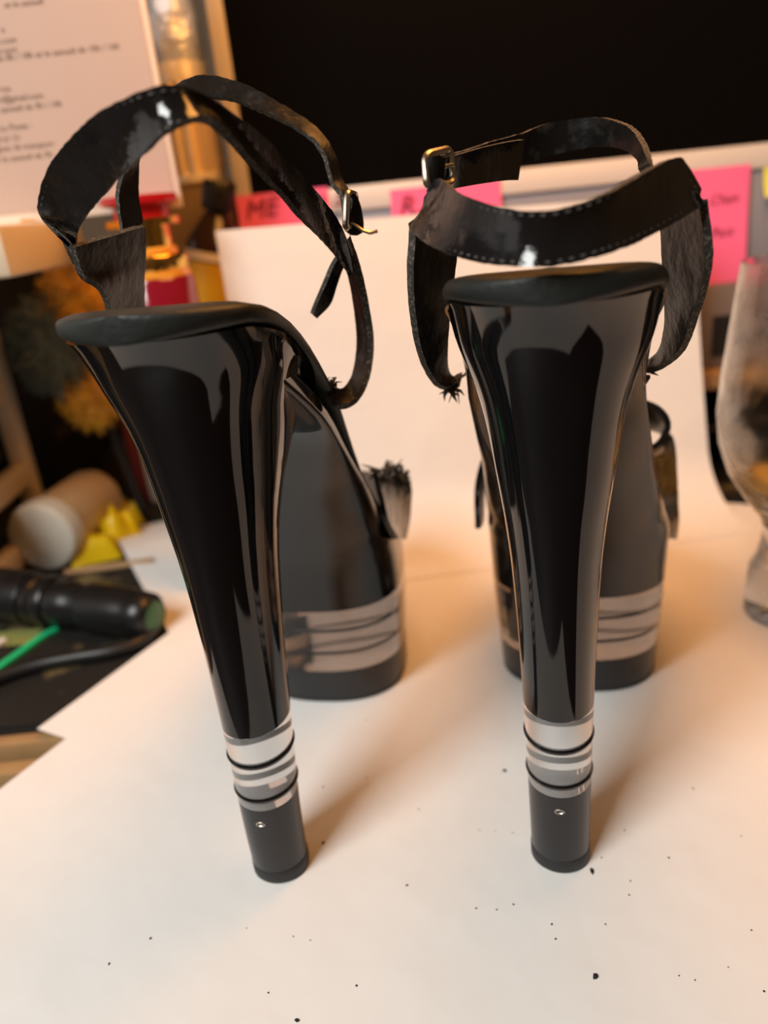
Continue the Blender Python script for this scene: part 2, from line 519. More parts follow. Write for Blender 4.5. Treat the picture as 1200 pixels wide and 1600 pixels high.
    def strap(s, name, ea, eb, n=60, th=.0022, camber=0, mats=None, parent=None, **k):
        A = [s.pick(*p) if len(p) == 3 else Vector(p[1:]) for p in ea]
        B = [s.pick(*p) if len(p) == 3 else Vector(p[1:]) for p in eb]
        V, F, fm = ribbon(A, B, n, th, camber, **k)
        return obj(name, V, F, None, parent or s.root, mats=mats or [MT['patent'], MT['lining'], MT['fray']], fm=fm)
    def stitches(s, edge, inset, other, n, parent, every=2):
        A = [s.pick(*p) for p in edge]; B = [s.pick(*p) for p in other]
        A = cat(A, n); B = cat(B, n); parts = []
        for k in range(1, n-1, every):
            p = A[k].lerp(B[k], inset); q = A[k+1].lerp(B[k+1], inset) if k+1 < n else p
            nn = (s.cc - p).normalized()*.0014
            parts.append(tube([p+nn, p.lerp(q, .65)+nn], .00022, 5))
        o = obj('stitching', *join(*parts), MT['thread'], parent); o['kind'] = 'stuff'
        return o
    def tuft(s, c, n, ln, parent, spread=(1, 1, 1)):
        rnd = random.Random(int(c[0]*1e5)); parts = []
        for k in range(n):
            d = Vector((rnd.uniform(-1, 1)*spread[0], rnd.uniform(-1, 1)*spread[1], rnd.uniform(-1, 1)*spread[2]))
            p = Vector(c) + d*ln*.3
            k2 = rnd.uniform(.35, 1)*ln; b_ = Vector((rnd.uniform(-1, 1), rnd.uniform(-1, 1), rnd.uniform(-1, 1)))*k2*.3
            parts.append(tube([p, p+d*k2*.5+b_, p + d*k2 - b_*.4 + Vector((0, 0, -k2*.25))], [rnd.uniform(.0004, .0010), rnd.uniform(.0003, .0008), .0001], 5))
        o = obj('frayed_threads', *join(*parts), MT['fray'], parent); o['kind'] = 'stuff'
        return o

R = Shoe((.0528, .2183), radians(14), 1, 'black platform sandal with a low-slung heel strap, standing nearer the drinking glass', 0)
L = Shoe((-.0528, .2272), radians(12), -1, 'black platform sandal with a tall twisted ankle strap, standing nearer the printed page', 0)

# ---- straps of the right-hand sandal
cb_top = [(668, 312, .004), (689, 282, .000), (715, 300, -.014), (750, 315, -.026), (800, 327, -.036), (850, 329, -.040), (900, 320, -.038), (950, 300, -.032), (1000, 272, -.020), (1050, 248, -.004), (1068, 262, .002), (1090, 300, .008)]
cb_bot = [(643, 352, .004), (648, 364, .000), (675, 385, -.014), (707, 399, -.024), (760, 412, -.034), (820, 417, -.040), (870, 415, -.040), (930, 401, -.036), (990, 379, -.024), (1050, 349, -.010), (1085, 328, .000), (1101, 318, .008)]
OI = [MT['lining'], MT['patent'], MT['fray']]
cnt = R.strap('heel_strap', cb_top, cb_bot, 90, .0024, .0012, mats=OI, fray=.00014)
R.stitches(cb_bot, .08, cb_top, 90, cnt)
R.stitches(cb_top, .08, cb_bot, 90, cnt)
R.strap('side_strap', [(645, 352, .004), (641, 430, .004), (646, 500, .010), (659, 560, .020), (680, 598, .032), (700, 607, .042), (718, 600, .047)],
        [(712, 380, .026), (704, 445, .026), (698, 500, .030), (695, 550, .036), (697, 578, .044), (706, 590, .050), (722, 586, .054)], 50, .0024, mats=OI, fray=.00014)
R.strap('side_strap', [(1099, 312, .006), (1108, 395, .004), (1101, 445, .008), (1086, 495, .014), (1066, 546, .026), (1035, 572, .040), (1008, 580, .048)],
        [(1036, 330, .030), (1040, 410, .028), (1043, 460, .030), (1043, 505, .034), (1034, 546, .044), (1015, 565, .052), (1000, 570, .056)], 50, .0024, fray=.00014)
anA = [(1018, 258, .014), (1006, 225, .030), (990, 202, .048), (968, 190, .062), (940, 184, .072), (910, 185, .076), (860, 192, .074), (815, 208, .066), (765, 222, .050), (715, 238, .030), (672, 245, .012)]
anB = [(1000, 268, .018), (1000, 252, .032), (986, 238, .048), (966, 231, .062), (940, 229, .072), (910, 232, .076), (860, 243, .074), (815, 258, .066), (765, 270, .050), (715, 284, .030), (678, 290, .012)]
ank = R.strap('ankle_strap', anA, anB, 80, .0018, mats=OI, fray=.00014)
R.strap('strap_tail', [(816, 218, .058), (790, 222, .050), (750, 231, .036), (715, 241, .024), (690, 246, .012)],
        [(806, 281, .058), (785, 282, .050), (750, 287, .036), (715, 293, .024), (690, 298, .012)], 30, .0020, parent=None)
# buckle: rounded metal frame around the strap end, on the left side of the ankle
def buckle(s, corners, r, n=8):
    P = [s.pick(*c) for c in corners]
    pts = []
    m = len(P)
    for k in range(m):
        p0, p1, p2 = P[k-1], P[k], P[(k+1) % m]
        a = p1.lerp(p0, .22); b = p1.lerp(p2, .22)
        for t in (0, .25, .5, .75, 1): pts.append(a*(1-t)**2 + p1*2*t*(1-t) + b*t*t)
    return obj('buckle', *tube(pts, r, n, True), MT['metal'], s.root)
buckle(R, [(664, 242, .004), (703, 232, .016), (708, 286, .014), (667, 292, .002)], .0011)
obj('buckle_prong', *tube([R.pick(666, 266, .003), R.pick(685, 262, .006), R.pick(708, 258, .014)], .0006, 6), MT['metal'], R.root)
R.strap('buckle_loop', [(667, 248, .004), (680, 245, .004), (692, 246, .006)], [(668, 300, .003), (680, 302, .004), (690, 300, .006)], 12, .002)
R.tuft(R.pick(702, 604, .045), 26, .006, R.root)
R.tuft(R.pick(1012, 580, .048), 14, .005, R.root, (1, .6, 1.4))

# vamp strap of the right-hand sandal: band arching over the toes
v_near = [(1040, 842, .110), (1012, 812, .104), (995, 775, .102), (986, 735, .103), (990, 713, .106), (1014, 703, .108), (1034, 688, .110), (1044, 664, .112), (1032, 641, .114), (1006, 628, .116), ('l', .022, .117, .1475), ('l', .002, .118, .147), ('l', -.018, .117, .137), ('l', -.030, .115, .122), ('l', -.0362, .113, .104), ('l', -.0372, .112, .082)]
v_far = [(1054, 842, .140), (1057, 812, .142), (1056, 785, .144), (1055, 755, .146), (1054, 735, .147), (1053, 715, .148), (1051, 698, .149), (1046, 682, .150), (1030, 673, .151), (1006, 668, .152), ('l', .022, .155, .118), ('l', .002, .156, .1185), ('l', -.018, .155, .112), ('l', -.030, .152, .103), ('l', -.0368, .148, .090), ('l', -.0385, .146, .074)]
vs_ = R.strap('vamp_strap', v_near, v_far, 80, .0026, .0006, mats=[MT['lining'], MT['patent'], MT['patent']], fray=.0003)
# ---- straps of the left-hand sandal
lt = [(120, 412, .022), (95, 372, .014), (63, 330, .004), (64, 300, .001), (82, 255, -.006), (115, 212, -.016), (160, 172, -.026), (215, 148, -.032), (270, 138, -.030), (310, 152, -.022), (350, 174, -.012), (400, 208, .002), (440, 245, .014), (480, 288, .026), (520, 335, .038), (545, 382, .048), (558, 420, .056)]
lb = [(128, 414, .026), (121, 384, .020), (122, 362, .010), (137, 335, .000), (168, 298, -.010), (200, 264, -.020), (228, 238, -.028), (262, 206, -.034), (300, 188, -.032), (330, 190, -.024), (360, 218, -.014), (400, 262, .000), (438, 302, .012), (475, 345, .024), (500, 372, .036), (522, 398, .046), (545, 428, .056)]
cnt2 = L.strap('heel_strap', lt, lb, 110, .0024, .0008, mats=OI, fray=.00014)
L.stitches(lt[1:11], .07, lb[1:11], 80, cnt2)
L.stitches(lb[1:11], .08, lt[1:11], 80, cnt2)
L.strap('side_strap', [(112, 385, .012), (126, 428, .016), (150, 446, .020), (164, 466, .026), (171, 495, .032), (172, 540, .036), (172, 590, .040)],
        [(222, 352, .046), (224, 380, .048), (223, 410, .050), (221, 440, .050), (222, 480, .052), (222, 540, .054), (222, 590, .056)], 44, .0024, mats=[MT['lining'], MT['lining'], MT['fray']], fray=.00014)
L.strap('side_strap', [(545, 372, .046), (558, 415, .054), (570, 470, .060), (579, 530, .062), (574, 585, .058), (556, 625, .050), (532, 636, .044), (515, 618, .044)],
        [(530, 392, .052), (546, 425, .060), (556, 470, .068), (562, 530, .070), (556, 580, .066), (542, 603, .058), (526, 610, .050), (512, 600, .048)], 54, .0026, fray=.00014)
la = [(553, 345, .058), (545, 305, .060), (532, 280, .062), (522, 245, .063), (505, 215, .064), (480, 190, .065), (440, 165, .066), (400, 142, .066), (360, 126, .065), (320, 120, .063), (285, 130, .060), (250, 165, .056), (220, 220, .053), (214, 290, .050), (222, 350, .047)]
lb2 = [(540, 352, .054), (534, 308, .056), (518, 285, .058), (508, 248, .059), (492, 222, .060), (468, 205, .062), (432, 185, .063), (392, 168, .063), (355, 155, .062), (322, 154, .060), (290, 158, .057), (248, 190, .052), (205, 235, .046), (184, 300, .042), (190, 362, .040)]
L.strap('ankle_strap', la, lb2, 90, .0018, mats=[MT['lining'], MT['patent'], MT['fray']], fray=.0002)
L.strap('strap_tail', [(534, 392, .058), (520, 412, .058), (508, 440, .057), (494, 472, .056), (487, 490, .056)],
        [(545, 400, .062), (533, 420, .062), (524, 445, .062), (514, 474, .061), (493, 496, .058)], 24, .0018)
buckle(L, [(543, 300, .054), (556, 304, .064), (553, 352, .062), (539, 356, .052)], .0011)
obj('buckle_prong', *tube([L.pick(545, 345, .056), L.pick(566, 360, .060), L.pick(578, 364, .060), L.pick(590, 361, .060)], .0006, 6), MT['metal'], L.root)
L.strap('buckle_loop', [(552, 300, .058), (560, 320, .060), (566, 350, .062)], [(540, 360, .056), (552, 368, .058), (564, 362, .062)], 14, .002)
L.tuft(L.pick(518, 606, .048), 26, .005, L.root)
# torn stub of the vamp strap
L.strap('torn_vamp_strap', [(618, 842, .106), (604, 815, .101), (597, 785, .101), (591, 762, .102), (587, 745, .104)],
        [(631, 842, .138), (637, 812, .138), (639, 785, .137), (640, 765, .136), (636, 748, .132)], 22, .0026, .0012, jag1=.005, mats=[MT['lining'], MT['patent'], MT['patent']])
L.tuft(L.pick(628, 745, .128), 34, .006, L.root, (1, .5, 1.2))
L.tuft(L.pick(597, 737, .110), 26, .006, L.root, (1.4, .6, 1))
L.tuft(L.pick(612, 736, .118), 30, .005, L.root, (1.4, .6, 1))

# ------------------------------------------------------------------ crumbs on the paper
rc = random.Random(3)
def crumb(px, py, size, label, group=None, stretch=1.0):
    p = at_z(px, py, .0016)
    bm = bmesh.new(); bmesh.ops.create_icosphere(bm, subdivisions=1, radius=1)
    a = rc.uniform(0, pi)
    for v in bm.verts:
        q = v.co*rc.uniform(.65, 1.15)
        x, y = q.x*stretch, q.y
        v.co = Vector((x*cos(a)-y*sin(a), x*sin(a)+y*cos(a), max(0, q.z*.5+.3)))*size
    me = bpy.data.meshes.new('rubber_crumb'); bm.to_mesh(me); bm.free(); me.materials.append(MT['crumb'])
    o = bpy.data.objects.new('rubber_crumb', me); COL.objects.link(o); o.location = (p.x, p.y, .0015)
    return tag(o, label, 'crumb', group)
crumb(930, 1526, .0009, 'largest black crumb, alone on the paper in front', None, 1.5)
crumb(925, 1361, .0008, 'splinter-shaped black crumb beside the heel tip nearer the drinking glass', None, 2.2)
crumb(788, 1204, .0008, 'black crumb on the paper midway between the heel bands', None, 1.5)
crumb(505, 1317, .0006, 'black crumb in the shadow beside the heel tip nearer the printed page', None, 1.6)
crumb(464, 1594, .0006, 'black crumb at the very front edge of the paper', None, 1.5)
tiny = [(485, 1469), (170, 1506), (235, 1466), (557, 1540), (419, 1551), (776, 1421), (744, 1419), (802, 1413), (636, 1383), (983, 1398), (1174, 1453), (1083, 1232), (994, 1220), (749, 1297), (654, 1264), (1061, 1524), (1138, 1511), (1194, 1549), (940, 1340), (572, 1125), (575, 1225), (573, 1215), (505, 1230), (1086, 1531), (946, 1444), (862, 1444), (868, 1467), (976, 1297), (1158, 1306), (774, 1299), (801, 1301), (385, 1450), (458, 1463), (1045, 1340), (985, 1376)]
for q in tiny: crumb(q[0], q[1], rc.uniform(.00022, .00042), 'tiny black speck scattered on the white paper', 'tiny specks on the paper', rc.uniform(1, 1.6))

# ------------------------------------------------------------------ drinking glass at the right edge
gx, gy = .2120, .3640
dg = tag(empty('drinking_glass', (gx, gy, .0014)), 'smudged stemmed beer glass with a little amber drink left', 'glass')
outer = [(.0175, .000), (.0190, .002), (.0192, .010), (.0180, .030), (.0150, .036), (.0135, .044), (.0130, .052), (.0150, .058), (.0230, .068), (.0320, .082), (.0375, .098), (.0395, .115), (.0385, .135), (.0360, .160), (.0335, .185), (.0330, .188)]
inner = [(.0322, .188), (.0327, .184), (.0352, .160), (.0377, .135), (.0387, .115), (.0365, .098), (.0305, .083), (.0210, .071), (.0100, .065), (.0005, .064)]
V, F = lathe(outer + inner, 64)
obj('glass_body', V, F, MT['glass'], dg)
obj('drink', *lathe([(.0005, .0642), (.0100, .0652), (.0208, .0712), (.0262, .0776), (.0005, .0776)], 48), MT['beer'], dg)

# ------------------------------------------------------------------ monitor with pink notes, on a riser
MY = .615
mon = tag(empty('monitor', (.22, MY+.02, .095)), 'black-screened computer monitor with a cream bezel behind the shoes', 'monitor')
sx0 = at_y(392, 300, MY).x; zb = .2445
obj('screen', *lbox(mon, sx0, .62, MY, MY+.006, zb, .60), MT['screen'], mon, smooth=False)
fr = [(sx0-.0115, sx0, MY-.003, MY+.025, .228, .62), (.62, .64, MY-.003, MY+.025, .228, .62), (sx0, .62, MY-.003, MY+.025, .60, .62), (sx0, .62, MY-.003, MY+.025, .2275, zb)]
obj('bezel', *join(*[lbox(mon, *q, bev=.0012) for q in fr]), MT['bezel'], mon)
obj('chin_panel', *lbox(mon, sx0-.014, .636, MY+.000, MY+.022, .145, .2275, bev=.001), MT['chin'], mon)
obj('back_housing', *lbox(mon, sx0+.02, .60, MY+.025, MY+.06, .16, .58, bev=.006), MT['blackcap'], mon)
obj('stand', *lbox(mon, .20, .36, MY+.03, MY+.05, .095, .30, bev=.003), MT['chin'], mon)
obj('stand_foot', *lbox(mon, .16, .40, MY-.02, MY+.12, .0885, .096, bev=.002), MT['chin'], mon)

def note(px0, py0, px1, py1, label, lines, tilt=0.0):
    a = at_y(px0, py0, MY-.0042); b = at_y(px1, py1, MY-.0042)
    wd = b.x-a.x; ht = a.z-b.z
    root = tag(empty('sticky_note', (a.x, MY-.0042, a.z)), label, 'note', 'pink sticky notes on the monitor')
    n = 8; V = []; F = []
    for i in range(n+1):
        for j in range(3):
            v = i/n
            V.append(Vector((wd*j/2, -.006*v*v, -ht*v + tilt*wd*j/2)))
    m = len(V); V += [v+Vector((0, .0004, 0)) for v in V]
    for i in range(n):
        for j in range(2):
            q = (i*3+j, i*3+j+1, i*3+j+4, i*3+j+3); F.append(q); F.append(tuple(k+m for k in q[::-1]))
    rim = [0, 1, 2] + [i*3+2 for i in range(1, n+1)] + [n*3+1] + [i*3 for i in range(n, 0, -1)]
    for p, q in zip(rim, rim[1:]+rim[:1]): F.append((p, q, q+m, p+m))
    obj('note_paper', V, F, MT['pink'], root)
    for s, qx, qy, size in lines:
        p = at_y(qx, qy, MY-.005) - root.location
        v = max(0, -p.z/ht)
        text_mesh('handwriting', s, size, MT['ink'], root, (p.x, -.0008-.006*v*v, p.z), (1, 0, .05), (0, -.012*v/max(ht, .01)*.5, 1), shear=.25)
    return root
note(368, 307, 522, 385, 'pink sticky note lettered ME Go, at the left end of the monitor chin', [('ME  Go a', 384, 344, .019)])
note(609, 297, 786, 395, 'pink sticky note with a looped capital, at the middle of the monitor chin', [('R', 622, 340, .021), ('y', 645, 345, .017)])
note(1042, 270, 1159, 448, 'tall pink sticky note with two handwritten words, near the drinking glass', [('Chan', 1106, 322, .0105), ('Pass', 1107, 372, .0105)])

ln = note(1194, 262, 1216, 306, 'lime yellow note just showing at the right end of the monitor chin', [])
ln.children[0].data.materials[0] = mat('lime_note_paper', (.75, .75, .12), .8, spec=.2)
ln['group'] = 'paper notes on the monitor'

riser = tag(empty('desk_shelf', (.3, .66, -.0015)), 'low wooden desk shelf with dark open compartments under the monitor', 'shelf')
obj('shelf_board', *lbox(riser, -.040, .75, .565, .95, .076, .088, bev=.001), MT['oak'], riser)
obj('shelf_board', *lbox(riser, .0, .75, .60, .95, .030, .036, bev=.001), MT['desk'], riser)
for x in (-.038, .06, .40, .73):
    obj('divider', *lbox(riser, x, x+.012, .60, .94, -.0015, .076), MT['desk'], riser, smooth=False)
obj('back_panel', *lbox(riser, -.040, .75, .94, .95, -.0015, .076), MT['dark'], riser, smooth=False)
bx = tag(empty('storage_box', (.30, .585, .0885)), 'brown-grey box with a dark slot beside the tall pink note', 'box')
obj('box_body', *lbox(bx, .238, .32, .582, .598, .088, .150, bev=.001), mat('taupe_card', (.17, .14, .13), .7), bx)
obj('slot', *lbox(bx, .262, .30, .580, .583, .098, .128), MT['dark'], bx, smooth=False)

# ------------------------------------------------------------------ left background
# white drawer tower, seen along its open side
tw = tag(empty('drawer_tower', (-.37, .52, -.0015)), 'cream plastic drawer tower with open sides, at the left edge', 'drawers')
X1 = at_y(78, 800, .60).x
for (y0, y1) in ((.585, .600), (.435, .450)):
    obj('post', *lbox(tw, X1-.014, X1, y0, y1, -.0015, .205, bev=.002), MT['plas'], tw)
    obj('post', *lbox(tw, -.466, -.452, y0, y1, -.0015, .205, bev=.002), MT['plas'], tw)
for z in (.002, .052, .118):
    obj('side_rail', *lbox(tw, X1-.012, X1-.001, .450, .585, z, z+.018, bev=.002), MT['plas'], tw)
obj('tower_top', *lbox(tw, -.47, X1+.004, .43, .604, .205, .214, bev=.003), MT['plas'], tw)
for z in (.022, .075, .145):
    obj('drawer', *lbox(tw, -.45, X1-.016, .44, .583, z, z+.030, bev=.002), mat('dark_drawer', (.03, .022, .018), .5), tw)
# cream tray on the tower carrying the printed page
tr = tag(obj('storage_tray', *(lambda V, F: ([v-Vector((-.3, .50, .2145)) for v in V], F))(*box(-.44, -.178, .42, .545, .2145, .2405, bev=.003)), MT['plas'], loc=(-.3, .50, .2145)), 'flat cream tray lying on the drawer tower', 'tray')
pg = tag(empty('page_holder', (-.25, .50, .2410)), 'printed page with grey lines of type in an upright white holder', 'page')
PY = .50
xr = at_y(283, 310, PY).x
def slant(V, k=.06):
    return V
obj('holder_panel', *lbox(pg, -.46, xr, PY, PY+.004, .2410, .46, bev=.001), MT['holder'], pg)
obj('holder_foot', *lbox(pg, -.42, -.19, PY-.02, PY+.03, .2408, .2435, bev=.001), MT['holder'], pg)
obj('printed_sheet', *lbox(pg, -.455, xr-.0035, PY-.0007, PY-.0001, .2470, .455), MT['page'], pg, smooth=False)
lines = [('et le samedi', 68, 6, .0044), ('o', 8, 50, .0044), ('gn.com', 26, 66, .0044), ('gn.com', 27, 81, .0044), ('vendredi de 8h / 18h et le samedi de 10h / 16h', 187, 76, .0046),
         ('rou', 17, 142, .0044), ('port@gmail.com', 68, 153, .0046), ('et le samedi de 9h / 14h', 97, 166, .0046), ('/ La Poste :', 50, 200, .0048), ('8 61 51', 33, 219, .0046), ('lignes de transport', 84, 228, .0046), ('vendredi et le samedi de 9h', 82, 245, .0046)]
for s, px, py, size in lines:
    p = at_y(px, py, PY-.001) - pg.location
    text_mesh('print_line', s, size, MT['pageink'], pg, (p.x, p.y, p.z), (1, 0, 0), (0, 0, 1), 'RIGHT', .15)

kb = tag(empty('black_box', (-.095, .62, -.0015)), 'black box under the leaning bottle and the cardboard box', 'box')
obj('box_base', *lbox(kb, -.142, -.050, .556, .690, -.0015, .070, bev=.001), MT['dark'], kb)
obj('box_lid', *lbox(kb, -.1432, -.0485, .5545, .6915, .070, .0883, bev=.001), MT['blackcap'], kb)
kb2 = tag(empty('black_box', (-.122, .49, .0010)), 'small black box under the red scent bottle', 'box')
obj('box_base', *lbox(kb2, -.137, -.099, .468, .508, .0010, .070, bev=.001), MT['dark'], kb2)
obj('box_lid', *lbox(kb2, -.138, -.098, .467, .509, .070, .0883, bev=.001), MT['blackcap'], kb2)

# red and gold scent bottle
pb_ = at_y(244, 450, .487)
sb = tag(empty('perfume_bottle', (pb_.x, .487, .0885)), 'dark red scent bottle with gold collars and a red cap', 'bottle')
def zpx(px, py, Y): return at_y(px, py, Y).z - .0885
zz = [zpx(238, y, .487) for y in (304, 317, 340, 353, 386, 399, 423, 433)]
obj('cap', *lathe([(0.0159, zz[2]), (0.0159, zz[1]-.001), (0.0217, zz[1]), (0.0221, zz[1]+.002), (0.0217, zz[0])]), MT['red'], sb)
obj('collar', *lathe([(0.0146, zz[4]), (0.0146, zz[3]), (0.0217, zz[3]+.0005), (0.0217, zz[2]-.0003), (0.0150, zz[2])]), MT['gold'], sb)
obj('neck', *lathe([(0.0168, zz[5]), (0.0173, zz[5]+.003), (0.0159, zz[4])]), MT['amber'], sb)
obj('collar', *lathe([(0.0217, zz[6]), (0.0223, zz[6]+.001), (0.0223, zz[5]-.001), (0.0217, zz[5])]), MT['gold'], sb)
obj('amber_band', *lathe([(0.0226, zz[7]), (0.0221, zz[6])]), MT['amber'], sb)
obj('bottle_body', *lathe([(0.0212, 0), (0.0235, .002), (0.0239, .01), (0.0239, zz[7]-.002), (0.0226, zz[7])]), MT['redglass'], sb)

# brown carton with a fluted gold vessel on it
cx_ = at_y(318, 272, .645)
ct = tag(empty('cardboard_box', (-.12, .65, .0885)), 'brown cardboard box beneath the fluted gold vessel', 'box')
obj('carton', *lbox(ct, -.141, sx0-.016, .619, .685, .0885, .2560, bev=.001), MT['card'], ct)
obj('lid_flap', *lbox(ct, -.141, sx0-.016, .6185, .6855, .2560, .2580), MT['card'], ct, smooth=False)
fv = tag(empty('fluted_vessel', (cx_.x-.003, .645, .2582)), 'fluted gold vessel with a silver top beside the monitor', 'vessel')
def zf(py): return at_y(318, py, .645).z - .2582
obj('foot_rim', *lathe([(.0195, 0), (.0205, .001), (.0205, .0055), (.019, .0065)]), MT['rim'], fv)
obj('fluted_body', *lathe([(.0180, .0065), (.0185, .010), (.0185, zf(140)), (.0180, zf(132))], 120, 12, .0022), MT['champagne'], fv)
obj('neck_rim', *lathe([(.018, zf(132)), (.0190, zf(130)), (.0190, zf(100)), (.018, zf(97))], 64), MT['rim'], fv)
obj('silver_top', *lathe([(.0175, zf(97)), (.0185, zf(90)), (.0190, zf(60)), (.0185, zf(20)), (.0150, zf(-20))], 12), MT['silver'], fv)

# black-capped bottle with yellow label, leaning
bb = tag(empty('dark_bottle', (-.088, .590, .0885)), 'leaning dark bottle with a black cap and yellow label', 'bottle')
pc, pd = at_y(342, 300, .590), at_y(330, 480, .590)
ax = (pc-pd).normalized()
bb.location = pd - ax*.07
bb.location.z = .0885 + .006
bb.location = Vector((pd.x - ax.x*(pd.z-.0945)/ax.z, .590, .0945))
bb.rotation_euler = Vector((0, 0, 1)).rotation_difference(ax).to_euler()
Lb = (pc - bb.location).length
obj('bottle_body', *lathe([(.0205, 0), (.022, .002), (.022, Lb-.045), (.020, Lb-.034), (.012, Lb-.020), (.0085, Lb-.014), (.0085, Lb-.006)]), MT['brownglass'], bb)
obj('yellow_label', *lathe([(.0223, .012), (.0223, Lb-.047)]), MT['yellowlab'], bb)
obj('cap', *lathe([(.0105, Lb-.012), (.0112, Lb-.011), (.0112, Lb+.006), (.0100, Lb+.0075)], 48, 24, .0003), MT['blackcap'], bb)
obj('white_label', *lathe([(.0221, Lb-.0458), (.0214, Lb-.040)]), MT['whitelab'], bb)

# mustard and teal feather duster
def fluff(name, c, rad, m, parent, seed, n=900):
    rnd = random.Random(seed)
    bm = bmesh.new(); bmesh.ops.create_icosphere(bm, subdivisions=4, radius=1)
    from mathutils import noise
    for v in bm.verts:
        k = 1 + .22*noise.noise(v.co*3.0 + Vector((seed, 0, 0))) + .10*noise.noise(v.co*9)
        v.co = Vector((v.co.x*rad[0], v.co.y*rad[1], v.co.z*rad[2]))*k + Vector(c)
    base = [v.co.copy() for v in bm.verts]
    V = [b.copy() for b in base]; F = [tuple(v.index for v in f.verts) for f in bm.faces]
    bm.free()
    for k in range(n):
        b = rnd.choice(base); d = (b-Vector(c)).normalized()
        d = (d + Vector((rnd.uniform(-.5, .5), rnd.uniform(-.5, .5), rnd.uniform(-.6, .2)))).normalized()
        s = d.orthogonal().normalized()*.0009; q = len(V); t = d.cross(s)
        V += [b+s, b-s*.5+t, b-s*.5-t, b+d*rnd.uniform(.006, .013)]
        F += [(q, q+1, q+3), (q+1, q+2, q+3), (q+2, q, q+3)]
    o = obj(name, V, F, m, parent); o['kind'] = 'stuff'
    return o
du = tag(empty('feather_duster', (-.235, .60, -.0015)), 'fluffy mustard and teal duster leaning in the dark behind the tower', 'duster')
def dl(px, py, Y): return at_y(px, py, Y) - du.location
fluff('yellow_feathers', dl(130, 475, .60), (.023, .018, .034), MT['yellowfluff'], du, 2)
fluff('yellow_feathers', dl(140, 605, .60), (.019, .016, .028), MT['yellowfluff'], du, 5)
fluff('teal_feathers', dl(80, 545, .59), (.025, .014, .032), MT['tealfluff'], du, 9)
p0, p1 = dl(125, 540, .603), Vector((.03, .02, 0))
obj('handle', *tube([p1, p0.lerp(p1, .5), p0, p0+Vector((0, 0, .05))], .004, 10), MT['blackcap'], du)

# dark cabinet filling the space behind the tower
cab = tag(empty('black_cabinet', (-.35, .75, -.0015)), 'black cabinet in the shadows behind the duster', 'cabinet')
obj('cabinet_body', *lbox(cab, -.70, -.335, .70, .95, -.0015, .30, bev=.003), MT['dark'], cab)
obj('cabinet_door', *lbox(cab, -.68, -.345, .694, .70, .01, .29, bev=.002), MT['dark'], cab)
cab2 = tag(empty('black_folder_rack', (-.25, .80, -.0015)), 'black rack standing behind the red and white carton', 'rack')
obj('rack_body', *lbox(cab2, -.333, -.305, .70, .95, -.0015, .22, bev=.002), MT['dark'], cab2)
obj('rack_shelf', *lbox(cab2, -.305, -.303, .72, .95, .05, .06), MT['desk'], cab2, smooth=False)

# red and white carton behind the lifted paper corner
rb_ = at_z(222, 790, 0)
rw = tag(empty('red_carton', (-.215, .675, -.0015)), 'small carton with a red side and white front behind the lifted paper', 'box')
xa, xb, xc = at_y(206, 720, .67).x, at_y(226, 720, .67).x, at_y(255, 720, .67).x
obj('red_side', *lbox(rw, xa, xb, .665, .69, -.0015, .074, bev=.0006), MT['redbox'], rw)
obj('white_front', *lbox(rw, xb+.0001, xc+.02, .663, .69, -.0015, .074, bev=.0006), MT['whitelab'], rw)

# lying jar with white lid
jc = at_z(84, 887, -.0015)
jr = .0270
d = Vector((.17, .98, 0)).normalized()
jar = tag(empty('jar', (jc.x, jc.y, -.0015 + jr)), 'beige jar lying on its side, white lid towards us', 'jar')
jar.rotation_euler = Vector((0, 0, 1)).rotation_difference(d).to_euler()
obj('jar_body', *lathe([(.0225, .008), (.0245, .012), (.0250, .016), (.0250, .075), (.0235, .080)]), MT['jarbody'], jar)
obj('lid', *lathe([(.0240, -.006), (.0262, -.0045), (.0270, -.002), (.0270, .010), (.0255, .0115)], 64), MT['white'], jar)
# yellow sachets
def sachet(px, py, sx, sy, h, rz, label, seed):
    from mathutils import noise
    p = at_z(px, py, 0)
    n = 10; V = []; F = []
    for top in (1, 0):
        for i in range(n+1):
            for j in range(n+1):
                u, v = 2*i/n-1, 2*j/n-1
                k = (1-u**4)*(1-v**4)
                z = h*k*(1+.5*noise.noise(Vector((u*1.7, v*1.7, seed)))) if top else 0
                V.append(Vector((u*sx, v*sy, z)))
    m = (n+1)**2
    for i in range(n):
        for j in range(n):
            q = (i*(n+1)+j, i*(n+1)+j+1, (i+1)*(n+1)+j+1, (i+1)*(n+1)+j)
            F.append(q); F.append(tuple(a+m for a in q[::-1]))
    rim = [i*(n+1) for i in range(n)] + [n*(n+1)+j for j in range(n)] + [i*(n+1)+n for i in range(n, 0, -1)] + [j for j in range(n, 0, -1)]
    for a, b in zip(rim, rim[1:]+rim[:1]): F.append((a, b, b+m, a+m))
    o = obj('yellow_sachet', V, F, MT['yellow'], loc=(p.x, p.y, -.0014)); o.rotation_euler = (0, 0, rz)
    tag(o, label, 'sachet', 'yellow foil sachets by the jar')
sachet(152, 868, .019, .012, .020, .3, 'bright yellow foil sachet in front of the jar', 1)
sachet(188, 845, .016, .013, .026, 1.0, 'yellow foil sachet between jar and lifted paper corner', 4)
sachet(200, 812, .014, .010, .020, .2, 'yellow foil sachet furthest back behind the jar', 7)
# pale ruler in front of the jar
ra, rb2 = at_z(128, 890, 0), at_z(205, 893, 0)
rl = obj('wooden_stick', *tube([Vector((-.030, -.002, .003)), Vector((.0, .0, .003)), Vector((.034, .003, .003))], .0028, 8), MT['oak'], loc=((ra.x+rb2.x)/2, ra.y-.004, -.0014))
tag(rl, 'short pale wooden stick lying between torch and jar', 'stick')

